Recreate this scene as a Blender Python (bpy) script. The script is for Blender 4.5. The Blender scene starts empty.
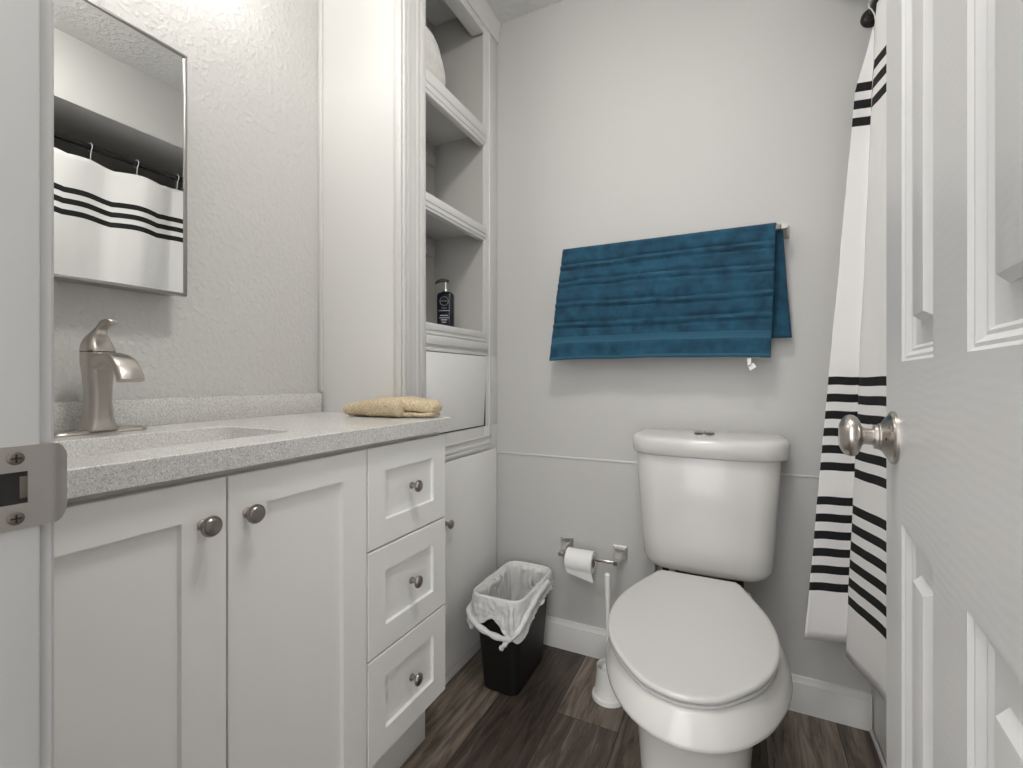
import bpy, bmesh, math, random
from mathutils import Vector, Matrix, noise
random.seed(7)
S = bpy.context.scene
COL = S.collection
PI = math.pi
R = math.radians

# ------------------------------------------------------------------ camera, world, exposure
F_PX, HORIZON, YAW, CAM_Z = 465.0, 378.0, 25.8, 1.016
cam = bpy.data.cameras.new('camera'); camo = bpy.data.objects.new('camera', cam); COL.objects.link(camo)
cam.sensor_width = 36.0; cam.lens = F_PX / 1023 * 36
cam.shift_y = -(384 - HORIZON) / 1023
cam.clip_start = 0.02
camo.location = (0, 0, CAM_Z); camo.rotation_euler = (PI / 2, 0, R(YAW))
S.camera = camo
S.view_settings.view_transform = 'Standard'; S.view_settings.look = 'None'
S.view_settings.gamma = 1; S.view_settings.use_curve_mapping = False
S.view_settings.exposure = 0.06

W = bpy.data.worlds.new('world'); S.world = W; W.use_nodes = True
bg = W.node_tree.nodes['Background']; bg.inputs[0].default_value = (0.985, 0.99, 1.0, 1); bg.inputs[1].default_value = 3.2

def lamp(name, kind, loc, energy, color=(1, .96, .9), size=.1, rot=(0, 0, 0), size_y=None):
    l = bpy.data.lights.new(name, kind); l.energy = energy; l.color = color
    if kind == 'AREA':
        l.size = size
        if size_y: l.shape = 'RECTANGLE'; l.size_y = size_y
    else: l.shadow_soft_size = size
    o = bpy.data.objects.new(name, l); o.location = loc; o.rotation_euler = rot; COL.objects.link(o)
    return o
# unseen fill lamp added behind the doorway, dome added as ceiling fill, lamps of the vanity fixture
lamp('hall_fill_light', 'AREA', (-.25, -1.0, 2.36), 14, (1, .97, .93), .9)
VAN_BULBS = [(-1.075, .26), (-1.075, .47), (-1.075, .68)]
VAN_GLOW, DOME_GLOW = 30.0, 56.0              # the globe bulbs and the added ceiling dome are themselves the light sources
CLX, CLY = -.20, .58

# ------------------------------------------------------------------ materials
def mat(name, col=(.8, .8, .8), rough=.5, metal=0., **kw):
    m = bpy.data.materials.new(name); m.use_nodes = True
    b = m.node_tree.nodes['Principled BSDF']
    b.inputs['Base Color'].default_value = (*col, 1); b.inputs['Roughness'].default_value = rough
    b.inputs['Metallic'].default_value = metal
    for k, v in kw.items(): b.inputs[k.replace('_', ' ')].default_value = v
    return m
def N(m, t, **kw):
    n = m.node_tree.nodes.new(t)
    for k, v in kw.items(): setattr(n, k, v)
    return n
def L(m, a, b): m.node_tree.links.new(a, b)
def P(m): return m.node_tree.nodes['Principled BSDF']
def coords(m, scale=(1, 1, 1)):
    g = N(m, 'ShaderNodeNewGeometry'); mp = N(m, 'ShaderNodeMapping'); mp.inputs['Scale'].default_value = scale
    L(m, g.outputs['Position'], mp.inputs['Vector']); return mp.outputs['Vector']
def bump(m, scale, dist, strength=1., vec=(1, 1, 1), detail=3., mid=None, base=None):
    c = coords(m, vec); n = N(m, 'ShaderNodeTexNoise'); n.inputs['Scale'].default_value = scale; n.inputs['Detail'].default_value = detail
    L(m, c, n.inputs['Vector']); h = n.outputs['Fac']
    if mid:
        r = N(m, 'ShaderNodeMapRange'); r.interpolation_type = 'SMOOTHSTEP'
        r.inputs[1].default_value = mid[0]; r.inputs[2].default_value = mid[1]; L(m, h, r.inputs[0]); h = r.outputs[0]
    b = N(m, 'ShaderNodeBump'); b.inputs['Distance'].default_value = dist; b.inputs['Strength'].default_value = strength
    L(m, h, b.inputs['Height'])
    if base is not None: L(m, base, b.inputs['Normal'])
    L(m, b.outputs['Normal'], P(m).inputs['Normal']); return b.outputs['Normal']
def mottled(m, c1, c2, scale, vec=(1, 1, 1), lo=.4, hi=.6, detail=3):
    c = coords(m, vec); n = N(m, 'ShaderNodeTexNoise'); n.inputs['Scale'].default_value = scale; n.inputs['Detail'].default_value = detail
    L(m, c, n.inputs['Vector'])
    r = N(m, 'ShaderNodeValToRGB'); r.color_ramp.elements[0].position = lo; r.color_ramp.elements[1].position = hi
    r.color_ramp.elements[0].color = (*c1, 1); r.color_ramp.elements[1].color = (*c2, 1)
    L(m, n.outputs['Fac'], r.inputs['Fac']); L(m, r.outputs['Color'], P(m).inputs['Base Color']); return r

WALLC = (.545, .540, .525)
M = {}
M['wall'] = mat('painted_wall', WALLC, .55); bump(M['wall'], 60, .0010, .35)
M['wall_rough'] = mat('textured_wall', (.60, .595, .58), .5)
n1 = bump(M['wall_rough'], 75, .0022, .50, detail=4, mid=(.42, .66)); bump(M['wall_rough'], 200, .0006, .35, base=n1)
M['ceiling'] = mat('textured_ceiling', (.74, .735, .72), .8)
n1 = bump(M['ceiling'], 60, .003, .7, detail=5, mid=(.4, .68)); bump(M['ceiling'], 130, .001, .5, base=n1)
M['trim'] = mat('white_trim_paint', (.68, .675, .66), .38)
M['cab'] = mat('white_cabinet_paint', (.86, .855, .835), .36)
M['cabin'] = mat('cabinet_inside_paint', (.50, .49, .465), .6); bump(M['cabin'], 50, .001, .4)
M['jamb'] = mat('door_frame_paint', (.52, .52, .515), .4)
M['panel'] = mat('white_side_panel', (.72, .715, .70), .35)
M['door'] = mat('white_door_paint', (.62, .62, .62), .36)
c = coords(M['door'], (1, 1, 1))
wv = N(M['door'], 'ShaderNodeTexWave'); wv.wave_type = 'BANDS'; wv.bands_direction = 'Z'
wv.inputs['Scale'].default_value = 34; wv.inputs['Distortion'].default_value = 9; wv.inputs['Detail'].default_value = 2.5; wv.inputs['Detail Scale'].default_value = .35
L(M['door'], c, wv.inputs['Vector'])
nz = N(M['door'], 'ShaderNodeTexNoise'); nz.inputs['Scale'].default_value = 9; L(M['door'], c, nz.inputs['Vector'])
mu = N(M['door'], 'ShaderNodeMath', operation='MULTIPLY'); L(M['door'], wv.outputs['Fac'], mu.inputs[0]); L(M['door'], nz.outputs['Fac'], mu.inputs[1])
bb = N(M['door'], 'ShaderNodeBump'); bb.inputs['Distance'].default_value = .0005; bb.inputs['Strength'].default_value = .22
L(M['door'], mu.outputs[0], bb.inputs['Height']); L(M['door'], bb.outputs['Normal'], P(M['door']).inputs['Normal'])
M['nickel'] = mat('brushed_nickel', (.50, .47, .435), .30, 1.)
M['nickel_dark'] = mat('aged_nickel', (.36, .33, .30), .30, 1.)
M['chrome'] = mat('polished_metal', (.72, .71, .69), .16, 1.)
M['strike'] = mat('satin_nickel_plate', (.47, .445, .42), .36, 1.)
M['black'] = mat('black_metal', (.012, .011, .011), .35)
M['dark'] = mat('dark_hole', (.012, .01, .009), .8)
M['gapdark'] = mat('shadow_gap', (.05, .048, .045), .9)
M['porcelain'] = mat('white_porcelain', (.64, .63, .61), .16)
M['lid'] = mat('toilet_lid_plastic', (.58, .572, .56), .22)
M['plastic'] = mat('white_plastic', (.78, .775, .75), .3)
M['mirror'] = mat('mirror_glass', (.86, .87, .86), .0, 1.)
M['alu'] = mat('mirror_frame_metal', (.42, .41, .39), .3, 1.)
M['paper'] = mat('toilet_paper', (.86, .855, .84), .95); bump(M['paper'], 400, .0005, .5)
M['card'] = mat('cardboard', (.36, .27, .18), .9)
M['caulk'] = mat('white_caulk', (.78, .77, .75), .4)
M['sink'] = mat('sink_ceramic', (.82, .82, .81), .1, Coat_Weight=.3)
M['tub'] = mat('white_tub_enamel', (.66, .65, .62), .2)
for k_, g_ in (('glow_bulb', VAN_GLOW), ('glow_dome', DOME_GLOW)):
    M[k_] = mat('lit_' + k_, (.9, .88, .84), .4)
    P(M[k_]).inputs['Emission Color'].default_value = (1, .975, .94, 1); P(M[k_]).inputs['Emission Strength'].default_value = g_
# quartz counter with fine speckle
q = mat('speckled_quartz', (.6, .6, .58), .22); M['quartz'] = q
c = coords(q)
v = N(q, 'ShaderNodeTexVoronoi'); v.inputs['Scale'].default_value = 620; L(q, c, v.inputs['Vector'])
r = N(q, 'ShaderNodeValToRGB'); r.color_ramp.interpolation = 'CONSTANT'
e = r.color_ramp.elements; e[0].color = (.44, .435, .42, 1); e[1].position = .10; e[1].color = (.58, .572, .555, 1)
for p_, c_ in ((.35, (.64, .632, .615)), (.62, (.69, .682, .665)), (.88, (.82, .812, .795))):
    k = e.new(p_); k.color = (*c_, 1)
sp = N(q, 'ShaderNodeSeparateColor'); L(q, v.outputs['Color'], sp.inputs[0]); L(q, sp.outputs[0], r.inputs['Fac']); L(q, r.outputs['Color'], P(q).inputs['Base Color'])
# vinyl planks running along Y
f = mat('wood_look_planks', (.1, .08, .07), .42); M['floor'] = f
g = N(f, 'ShaderNodeNewGeometry'); sx = N(f, 'ShaderNodeSeparateXYZ'); L(f, g.outputs['Position'], sx.inputs[0])
def math_(m, op, a, b=None, c=None):
    n = N(m, 'ShaderNodeMath', operation=op)
    for i, x in enumerate((a, b, c)):
        if x is None: continue
        if isinstance(x, (int, float)): n.inputs[i].default_value = x
        else: L(m, x, n.inputs[i])
    return n.outputs[0]
px_ = math_(f, 'DIVIDE', math_(f, 'ADD', sx.outputs[0], .685 + 1.9), .19)
row = math_(f, 'FLOOR', px_); fx = math_(f, 'FRACT', px_)
def hash_(v, k): return math_(f, 'FRACT', math_(f, 'MULTIPLY', math_(f, 'SINE', v), k))
stag = hash_(math_(f, 'ADD', math_(f, 'MULTIPLY', row, 2.1), 3.267), 7.3)
py_ = math_(f, 'DIVIDE', math_(f, 'ADD', sx.outputs[1], math_(f, 'MULTIPLY', stag, 1.2)), 1.2)
pj = math_(f, 'FLOOR', py_); fy = math_(f, 'FRACT', py_)
ptone = hash_(math_(f, 'ADD', math_(f, 'ADD', math_(f, 'MULTIPLY', row, 1.7), math_(f, 'MULTIPLY', pj, 4.3)), 3.415), 9.7)
cb = N(f, 'ShaderNodeCombineXYZ'); L(f, row, cb.inputs[0]); L(f, pj, cb.inputs[1]); cb.inputs[2].default_value = 3.0
w2 = N(f, 'ShaderNodeTexWhiteNoise', noise_dimensions='3D'); L(f, cb.outputs[0], w2.inputs['Vector'])
gc = N(f, 'ShaderNodeCombineXYZ')
L(f, math_(f, 'ADD', math_(f, 'MULTIPLY', sx.outputs[0], 26), math_(f, 'MULTIPLY', w2.outputs['Value'], 40)), gc.inputs[0])
L(f, math_(f, 'MULTIPLY', sx.outputs[1], 2.6), gc.inputs[1])
gn = N(f, 'ShaderNodeTexNoise'); gn.inputs['Scale'].default_value = 1.6; gn.inputs['Detail'].default_value = 8; gn.inputs['Roughness'].default_value = .68; gn.inputs['Distortion'].default_value = 1.1
L(f, gc.outputs[0], gn.inputs['Vector'])
tone = math_(f, 'ADD', math_(f, 'MULTIPLY', gn.outputs['Fac'], .95), math_(f, 'MULTIPLY', math_(f, 'SUBTRACT', ptone, .45), .34))
fr = N(f, 'ShaderNodeValToRGB'); e = fr.color_ramp.elements
e[0].position = .22; e[0].color = (.020, .015, .012, 1); e[1].position = .74; e[1].color = (.29, .235, .185, 1)
k = e.new(.46); k.color = (.088, .067, .052, 1)
L(f, tone, fr.inputs['Fac'])
edge = math_(f, 'MINIMUM', math_(f, 'MULTIPLY', math_(f, 'MINIMUM', fx, math_(f, 'SUBTRACT', 1., fx)), .19), math_(f, 'MULTIPLY', math_(f, 'MINIMUM', fy, math_(f, 'SUBTRACT', 1., fy)), 1.2))
seam = math_(f, 'LESS_THAN', edge, .0012)
mx = N(f, 'ShaderNodeMix', data_type='RGBA'); L(f, seam, mx.inputs['Factor']); L(f, fr.outputs['Color'], mx.inputs['A']); mx.inputs['B'].default_value = (.015, .012, .01, 1)
L(f, mx.outputs['Result'], P(f).inputs['Base Color'])
fb = N(f, 'ShaderNodeBump'); fb.inputs['Distance'].default_value = .0006; L(f, gn.outputs['Fac'], fb.inputs['Height']); L(f, fb.outputs['Normal'], P(f).inputs['Normal'])
# striped curtain: black woven bands at fixed heights
cu = mat('striped_curtain_fabric', (.8, .79, .78), .8); M['curtain'] = cu
g = N(cu, 'ShaderNodeNewGeometry'); sx = N(cu, 'ShaderNodeSeparateXYZ'); L(cu, g.outputs['Position'], sx.inputs[0])
at = N(cu, 'ShaderNodeAttribute'); at.attribute_name = 'drop'
zz = at.outputs['Fac']
def bands(z_top, n, step, half):
    t = math_(cu, 'DIVIDE', math_(cu, 'SUBTRACT', z_top, zz), step)
    near = math_(cu, 'LESS_THAN', math_(cu, 'ABSOLUTE', math_(cu, 'SUBTRACT', t, math_(cu, 'ROUND', t))), half / step)
    rng = math_(cu, 'MULTIPLY', math_(cu, 'GREATER_THAN', t, -.5), math_(cu, 'LESS_THAN', t, n - .5))
    return math_(cu, 'MULTIPLY', near, rng)
bsum = math_(cu, 'MAXIMUM', math_(cu, 'MAXIMUM', bands(1.834, 3, .049, .0125), bands(1.008, 6, .048, .0115)), bands(.672, 6, .048, .0115))
mx = N(cu, 'ShaderNodeMix', data_type='RGBA'); L(cu, bsum, mx.inputs['Factor']); mx.inputs['A'].default_value = (.82, .81, .80, 1); mx.inputs['B'].default_value = (.005, .005, .0055, 1)
L(cu, mx.outputs['Result'], P(cu).inputs['Base Color'])
bump(cu, 14, .004, .35, (1, 1, 1.6), 4)
P(cu).inputs['Subsurface Weight'].default_value = .0
# terry fabrics
def terry(name, c1, c2, sc=900, d=.0015, mot=.12):
    m = mat(name, c1, .95, Sheen_Weight=.08); mottled(m, c1, c2, sc * mot, lo=.3, hi=.7, detail=6); bump(m, sc * .45, d, .8); return m
M['blue'] = terry('blue_terry', (.004, .034, .068), (.013, .082, .140), mot=.03)
M['bluehem'] = mat('blue_woven_band', (.018, .095, .155), .8); bump(M['bluehem'], 500, .0006, .5)
M['beige'] = terry('beige_terry', (.46, .35, .21), (.78, .66, .47), 900, .003, mot=.25)
M['white_terry'] = terry('white_terry', (.66, .65, .62), (.78, .77, .74), 500)
bl = mat('black_bin_plastic', (.004, .004, .0045), .5); M['bin'] = bl; bump(bl, 200, .0006, .3)
bag = mat('thin_white_bag', (.86, .86, .85), .32, Alpha=.80); M['bag'] = bag; bump(bag, 55, .006, .8, detail=5)
M['bottle'] = mat('navy_black_bottle', (.008, .010, .018), .22)
M['print'] = mat('silver_print', (.42, .42, .44), .4)
M['screw'] = mat('screw_metal', (.20, .18, .15), .4, 1.)
M['hallwall'] = mat('hall_paint', (.62, .61, .59), .6)

# ------------------------------------------------------------------ mesh helpers (world coordinates)
WL = {}
def obj(name, bm, m, parent=None, loc=None, smooth=35, recalc=True):
    me = bpy.data.meshes.new(name)
    if recalc: bmesh.ops.recalc_face_normals(bm, faces=bm.faces)
    o_ = WL[parent] if parent is not None else (Vector(loc) if loc is not None else Vector((0, 0, 0)))
    bmesh.ops.translate(bm, vec=-o_, verts=bm.verts)
    bm.to_mesh(me); bm.free(); me.materials.append(M[m] if isinstance(m, str) else m)
    if smooth:
        me.shade_smooth(); me.set_sharp_from_angle(angle=R(smooth))
    o = bpy.data.objects.new(name, me); COL.objects.link(o)
    if parent is not None: o.parent = parent
    else: o.location = o_
    WL[o] = o_; return o
def thing(name, label, cat, loc, group=None):
    o = bpy.data.objects.new(name, None); COL.objects.link(o); o.location = loc; WL[o] = Vector(loc); o.empty_display_size = .05
    o['label'] = label; o['category'] = cat
    if group: o['group'] = group
    return o
def tag(o, label, cat, group=None):
    o['label'] = label; o['category'] = cat
    if group: o['group'] = group
    return o
def struct(o): o['kind'] = 'structure'; return o
def empty_struct(name, loc):
    o = bpy.data.objects.new(name, None); COL.objects.link(o); o.location = loc; WL[o] = Vector(loc); o['kind'] = 'structure'; return o
NB = bmesh.new
def box(bm, x0, x1, y0, y1, z0, z1, bev=0., seg=2, T=None):
    t = bmesh.new(); bmesh.ops.create_cube(t, size=1)
    for v in t.verts: v.co = Vector(((x0 + x1) / 2 + v.co.x * abs(x1 - x0), (y0 + y1) / 2 + v.co.y * abs(y1 - y0), (z0 + z1) / 2 + v.co.z * abs(z1 - z0)))
    if bev: bmesh.ops.bevel(t, geom=t.edges[:], offset=bev, segments=seg, affect='EDGES', profile=.5)
    add(bm, t, T)
def add(bm, t, T=None):
    mp = {}
    for v in t.verts: mp[v] = bm.verts.new(T(v.co) if T else v.co)
    for f_ in t.faces:
        try: bm.faces.new([mp[v] for v in f_.verts])
        except ValueError: pass
    t.free()
def loft(bm, rings, cap0=True, cap1=True, close=True):
    rr = [[bm.verts.new(p) for p in ring] for ring in rings]
    n = len(rr[0])
    for a, b in zip(rr, rr[1:]):
        for i in range(n if close else n - 1):
            j = (i + 1) % n; bm.faces.new((a[i], a[j], b[j], b[i]))
    if cap0: bm.faces.new(rr[0][::-1])
    if cap1: bm.faces.new(rr[-1])
    return rr
def lathe(bm, prof, c, ax=(0, 0, 1), n=32, T=None):
    """prof: list of (distance along axis, radius)"""
    ax = Vector(ax).normalized(); u = ax.orthogonal().normalized(); w = ax.cross(u); c = Vector(c)
    rings = []
    for d, r_ in prof:
        r_ = max(r_, 1e-5)
        rings.append([c + ax * d + (u * math.cos(2 * PI * i / n) + w * math.sin(2 * PI * i / n)) * r_ for i in range(n)])
    if T: rings = [[T(p) for p in q_] for q_ in rings]
    loft(bm, rings)
def tube(bm, pts, r, n=12, sq=None):
    pts = [Vector(p) for p in pts]; rings = []; prev = None
    for i, p in enumerate(pts):
        d = (pts[min(i + 1, len(pts) - 1)] - pts[max(i - 1, 0)]).normalized()
        if prev is None: u = d.orthogonal().normalized()
        else: u = (prev - d * prev.dot(d)).normalized()
        prev = u; w = d.cross(u); rr = r[i] if isinstance(r, (list, tuple)) else r
        rings.append([p + (u * math.cos(2 * PI * k / n) + w * math.sin(2 * PI * k / n)) * rr for k in range(n)])
    loft(bm, rings)
def rrect(cx, cy, hx, hy, r, z, n=6):
    pts = []; r = min(r, hx - 1e-4, hy - 1e-4)
    for qx, qy, a0 in ((1, 1, 0), (-1, 1, 90), (-1, -1, 180), (1, -1, 270)):
        for k in range(n + 1):
            a = R(a0 + 90 * k / n); pts.append(Vector((cx + qx * (hx - r) + math.cos(a) * r, cy + qy * (hy - r) + math.sin(a) * r, z)))
    return pts
def ident(p): return p
def lerp(a, b, t): return a + (b - a) * t
def sstep(t): t = max(0, min(1, t)); return t * t * (3 - 2 * t)

# ------------------------------------------------------------------ room shell
XL, XR, YB, YF, ZC = -1.203, .351, 1.665, .165, 2.441
XT = 1.13                                       # far wall of the tub alcove
def sbox(name, m, *a, **k):
    bm = NB(); box(bm, *a, **k); return struct(obj(name, bm, m))
sbox('floor', 'floor', -1.5, 1.4, -1.9, YB + .1, -.06, 0)
sbox('ceiling', 'ceiling', -1.5, 1.4, -1.9, YB + .1, ZC, ZC + .06)
sbox('wall_left', 'wall_rough', XL - .1, XL, .045, YB, 0, ZC)
sbox('wall_back', 'wall', XL - .1, XT + .1, YB, YB + .1, 0, ZC)
sbox('wall_right', 'wall', XT, XT + .1, .045, YB, 0, ZC)
bm = NB()                                        # wall with the doorway
DX0, DX1, DZ = -.463, .150, 2.045
box(bm, XL, DX0, .045, .155, 0, ZC); box(bm, DX1, XT, .045, .155, 0, ZC); box(bm, DX0, DX1, .045, .155, DZ, ZC)
struct(obj('wall_front', bm, 'wall'))
bm = NB(); box(bm, .225, .30, .155, YB, 2.165, ZC); box(bm, .30, XT, .155, YB, 2.165, 2.20)
struct(obj('wall_soffit', bm, 'wall'))
# hallway beyond the doorway (behind the camera): two side walls
sbox('wall_hall_left', 'hallwall', -1.5, -1.4, -1.9, .045, 0, ZC)
sbox('wall_hall_right', 'hallwall', 1.3, 1.4, -1.9, .045, 0, ZC)
# raised paint seam on the back wall
bm = NB(); box(bm, -.868, XR, YB - .0035, YB, .714, .721, .0015); struct(obj('trim_1', bm, 'trim'))
# baseboards
def base_profile(bm, x0, x1):
    pr = [(0, 0), (.014, 0), (.014, .078), (.012, .083), (.012, .088), (.007, .094), (.005, .104), (0, .106)]
    loft(bm, [[Vector((x, YB - a, b)) for a, b in pr] for x in (x0, x1)])
bm = NB(); base_profile(bm, -.868, XR); struct(obj('baseboard_back', bm, 'trim'))
bm = NB(); box(bm, XR - .008, XR - .0003, .17, YB - .0145, .0, .012, .002); struct(obj('trim_2', bm, 'caulk'))
bm = NB(); box(bm, XR - .007, XR - .0003, YB - .021, YB - .0145, .012, .108, .002); struct(obj('trim_6', bm, 'caulk'))

# door frame (left jamb with strike plate, stop, casing, hinge side)
fr_ = empty_struct('trim_3', (-.455, .1, 0))
bm = NB()
JX = -.445
box(bm, DX0, JX, .040, .152, 0, 2.03, .002); box(bm, .132, DX1, .040, .152, 0, 2.03, .002); box(bm, DX0, DX1, .040, .152, 2.03, DZ, .001)
obj('door_jamb', bm, 'jamb', fr_)
bm = NB()
def casing(x_in, sgn):
    pr = [(0, 0), (0, .007), (.004, .0100), (.012, .0105), (.045, .0135), (.055, .010), (.057, 0)]
    rings = [[Vector((x_in + sgn * a, .152 + b, z)) for a, b in pr] for z in (0, 2.09)]
    loft(bm, rings)
casing(-.4495, -1); casing(.150, 1); box(bm, -.4495, .15, .155, .168, 2.036, 2.09, .003)
obj('door_casing', bm, 'jamb', fr_)
bm = NB(); box(bm, JX - .0005, JX + .010, .04, .078, 0, 2.03, .002); obj('door_stop', bm, 'jamb', fr_)
# strike plate: a flat plate with a curved lip, a latch hole and two screws
SZ = .9405
bm = NB()
def strike_T(p): return p
y_in, y_out, hh = .098, .1565, .0287
hy0, hy1, hz = .120, .1448, .0110
t = .0016
for (a, b, c_, d) in ((y_in, hy0, -hh, hh), (hy1, y_out, -hh, hh), (hy0, hy1, hz, hh), (hy0, hy1, -hh, -hz)):
    box(bm, JX, JX + t, a, b, SZ + c_, SZ + d)
lip = []
for k in range(9):
    s_ = k / 8; y = y_out + .0112 * s_; x = JX + t / 2 - .005 * s_ ** 2.2; h_ = hh * (1 if s_ < .1 else math.sqrt(max(0, 1 - .55 * ((s_ - .1) / .9) ** 2.4)))
    lip.append([Vector((x - t / 2, y, SZ - h_)), Vector((x + t / 2, y, SZ - h_)), Vector((x + t / 2, y, SZ + h_)), Vector((x - t / 2, y, SZ + h_))])
loft(bm, lip)
sp_ = obj('strike_plate', bm, 'strike', fr_)
bm = NB(); box(bm, JX - .0004, JX + .0004, hy0, hy1, SZ - hz, SZ + hz)
obj('latch_hole', bm, 'dark', sp_)
bm = NB()
box(bm, JX + .0002, JX + .0012, hy1 - .004, hy1 + .0006, SZ - .0075, SZ + .0075, .0003); obj('latch_tongue', bm, 'screw', sp_)
for dz in (.0205, -.0205):
    bm = NB(); lathe(bm, [(0, .0045), (.0018, .0045), (.0024, .0035), (.0024, 0)], (JX + t * .4, .1385, SZ + dz), (1, 0, 0), 20)
    sc = obj('screw', bm, 'screw', sp_)
    bm = NB(); box(bm, JX + .0029, JX + .0033, .1357, .1413, SZ + dz - .0005, SZ + dz + .0005); box(bm, JX + .0029, JX + .0033, .1380, .1390, SZ + dz - .0028, SZ + dz + .0028)
    # the cross slot is part of the screw head
    me2 = bpy.data.meshes.new('slot'); bm.normal_update()
    for v_ in bm.verts: v_.co -= WL[sc]
    b2 = bmesh.new(); b2.from_mesh(sc.data); n0 = len(b2.faces); tmp = bpy.data.meshes.new('tmp'); bm.to_mesh(tmp); b2.from_mesh(tmp); b2.faces.ensure_lookup_table()
    sc.data.materials.append(M['dark'])
    for fi in range(n0, len(b2.faces)): b2.faces[fi].material_index = 1
    b2.to_mesh(sc.data); b2.free(); bm.free()

# ------------------------------------------------------------------ open panelled door
DE = Vector((.181, .779, 0)); DA = R(5.1); DW = .61; DTH = .035
dd = Vector((-math.sin(DA), -math.cos(DA), 0)); dn = Vector((-math.cos(DA), math.sin(DA), 0))   # along (towards hinge), normal (towards camera side)
def DT(p): return DE + dd * p.x + dn * p.y + Vector((0, 0, p.z))
door = empty_struct('door_1', tuple(DT(Vector((DW, 0, 0)))))
bm = NB()
xs = [0, .098, .248, .333, .510, DW]; xs = [0, .098, .236, .330, .500, DW]
zs = [.008, .235, .847, 1.035, 1.655, 1.745, 1.925, 2.025]
pan = {(1, 1), (3, 1), (1, 3), (3, 3), (1, 5), (3, 5)}
def nest(x0, x1, z0, z1, yb, sg):
    steps = [(0, 0), (.003, -.0030), (.006, -.0030), (.011, -.0075), (.014, -.0075), (.017, -.0100), (.042, -.0100), (.0475, -.0020), (.050, -.0015)]
    rings = [[DT(Vector((a, yb + sg * h_, b))) for a, b in ((x0 + o, z0 + o), (x1 - o, z0 + o), (x1 - o, z1 - o), (x0 + o, z1 - o))] for o, h_ in steps]
    loft(bm, rings, cap0=False, cap1=True)
for i in range(5):
    for j in range(7):
        for yb, sg in ((0, 1), (-DTH, -1)):
            if (i, j) in pan: nest(xs[i], xs[i + 1], zs[j], zs[j + 1], yb, sg)
            else: bm.faces.new([bm.verts.new(DT(Vector((a, yb, b)))) for a, b in ((xs[i], zs[j]), (xs[i + 1], zs[j]), (xs[i + 1], zs[j + 1]), (xs[i], zs[j + 1]))])
z0, z1 = zs[0], zs[-1]
for q_ in (((0, 0, z0), (0, -DTH, z0), (0, -DTH, z1), (0, 0, z1)), ((DW, 0, z0), (DW, -DTH, z0), (DW, -DTH, z1), (DW, 0, z1)),
           ((0, 0, z1), (DW, 0, z1), (DW, -DTH, z1), (0, -DTH, z1)), ((0, 0, z0), (DW, 0, z0), (DW, -DTH, z0), (0, -DTH, z0))):
    bm.faces.new([bm.verts.new(DT(Vector(p))) for p in q_])
bmesh.ops.remove_doubles(bm, verts=bm.verts, dist=.00005)
obj('door_slab', bm, 'door', door, smooth=12)
KX, KZ = .0575, .9425
def knob_set(sg, yb):
    bm = NB(); c_ = Vector((KX, yb, KZ)); A = dn * sg; base = DT(c_)
    lathe(bm, [(0, .0325), (.003, .0325), (.005, .031), (.0055, .029), (.009, .0245), (.0125, .0185), (.0145, .0165), (.0160, .0165), (.017, .0150), (.0205, .0150), (.0212, .0125), (.0217, .011)], base, A, 40)
    rs = obj('knob_rosette', bm, 'nickel', door)
    bm = NB(); lathe(bm, [(.0005, .0028), (.001, .0028), (.001, 0)], base + A * .012 + dd * .019 * 0 + Vector((0, 0, 0)) - dd * 0, A, 12); bm.free()
    bm = NB(); lathe(bm, [(.0, .0024), (.0012, .0024), (.0012, 0)], base + A * .0105 + dd * .0195, A, 12); obj('keyhole_screw', bm, 'dark', rs)
    bm = NB()
    lathe(bm, [(.018, .0105), (.030, .0105), (.0325, .012), (.0345, .018), (.0375, .0235), (.0415, .0262), (.0455, .0265), (.0500, .0248), (.0535, .0205), (.0553, .0165), (.0562, .0145), (.0558, .013), (.0562, .011), (.0570, 0)], base, A, 40)
    kn = obj('door_knob', bm, 'nickel', door)
knob_set(1, 0); knob_set(-1, -DTH)
bm = NB(); t_ = bmesh.new(); box(t_, -.0012, .0004, -.0297, -.0053, KZ - .0285, KZ + .0285); add(bm, t_, DT); obj('latch_plate', bm, 'strike', door)
bm = NB(); t_ = bmesh.new(); box(t_, -.011, 0, -.024, -.011, KZ - .009, KZ + .009, .002); add(bm, t_, DT); obj('latch_bolt', bm, 'nickel', door)
for hz_ in (.25, 1.05, 1.80):
    bm = NB(); p_ = DT(Vector((DW + .004, .004, hz_))); lathe(bm, [(0, .006), (.09, .006)], p_, (0, 0, 1), 16); obj('hinge', bm, 'nickel', door)

# ------------------------------------------------------------------ vanity cabinet
VX, VY0, VY1 = -.718, .165, 1.070
van = thing('vanity_cabinet', 'white shaker bathroom vanity with two doors and three drawers', 'cabinet', (-.95, .6, 0))
bm = NB(); box(bm, XL + .004, VX - .020, VY0, VY1, .150, .874, .001); obj('cabinet_body', bm, 'cab', van)
bm = NB(); box(bm, XL + .004, VX - .071, VY0 + .004, VY1 + .004, 0, .150, .001); obj('toe_kick', bm, 'cab', van)
def shaker(name, y0, y1, z0, z1, st, rl):
    bm = NB(); x = VX; b = .0035
    rings = []
    for o, dx in ((0, -.019), (0, -.0015), (.0015, 0)):
        rings.append([Vector((x + dx, a, c_)) for a, c_ in ((y0 + o, z0 + o), (y1 - o, z0 + o), (y1 - o, z1 - o), (y0 + o, z1 - o))])
    for o, dx in ((0, 0), (.0012, -.0075), (.0016, -.0080)):
        rings.append([Vector((x + dx, a, c_)) for a, c_ in ((y0 + st + o, z0 + rl + o), (y1 - st - o, z0 + rl + o), (y1 - st - o, z1 - rl - o), (y0 + st + o, z1 - rl - o))])
    loft(bm, rings); return obj(name, bm, 'cab', van, smooth=20)
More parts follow.
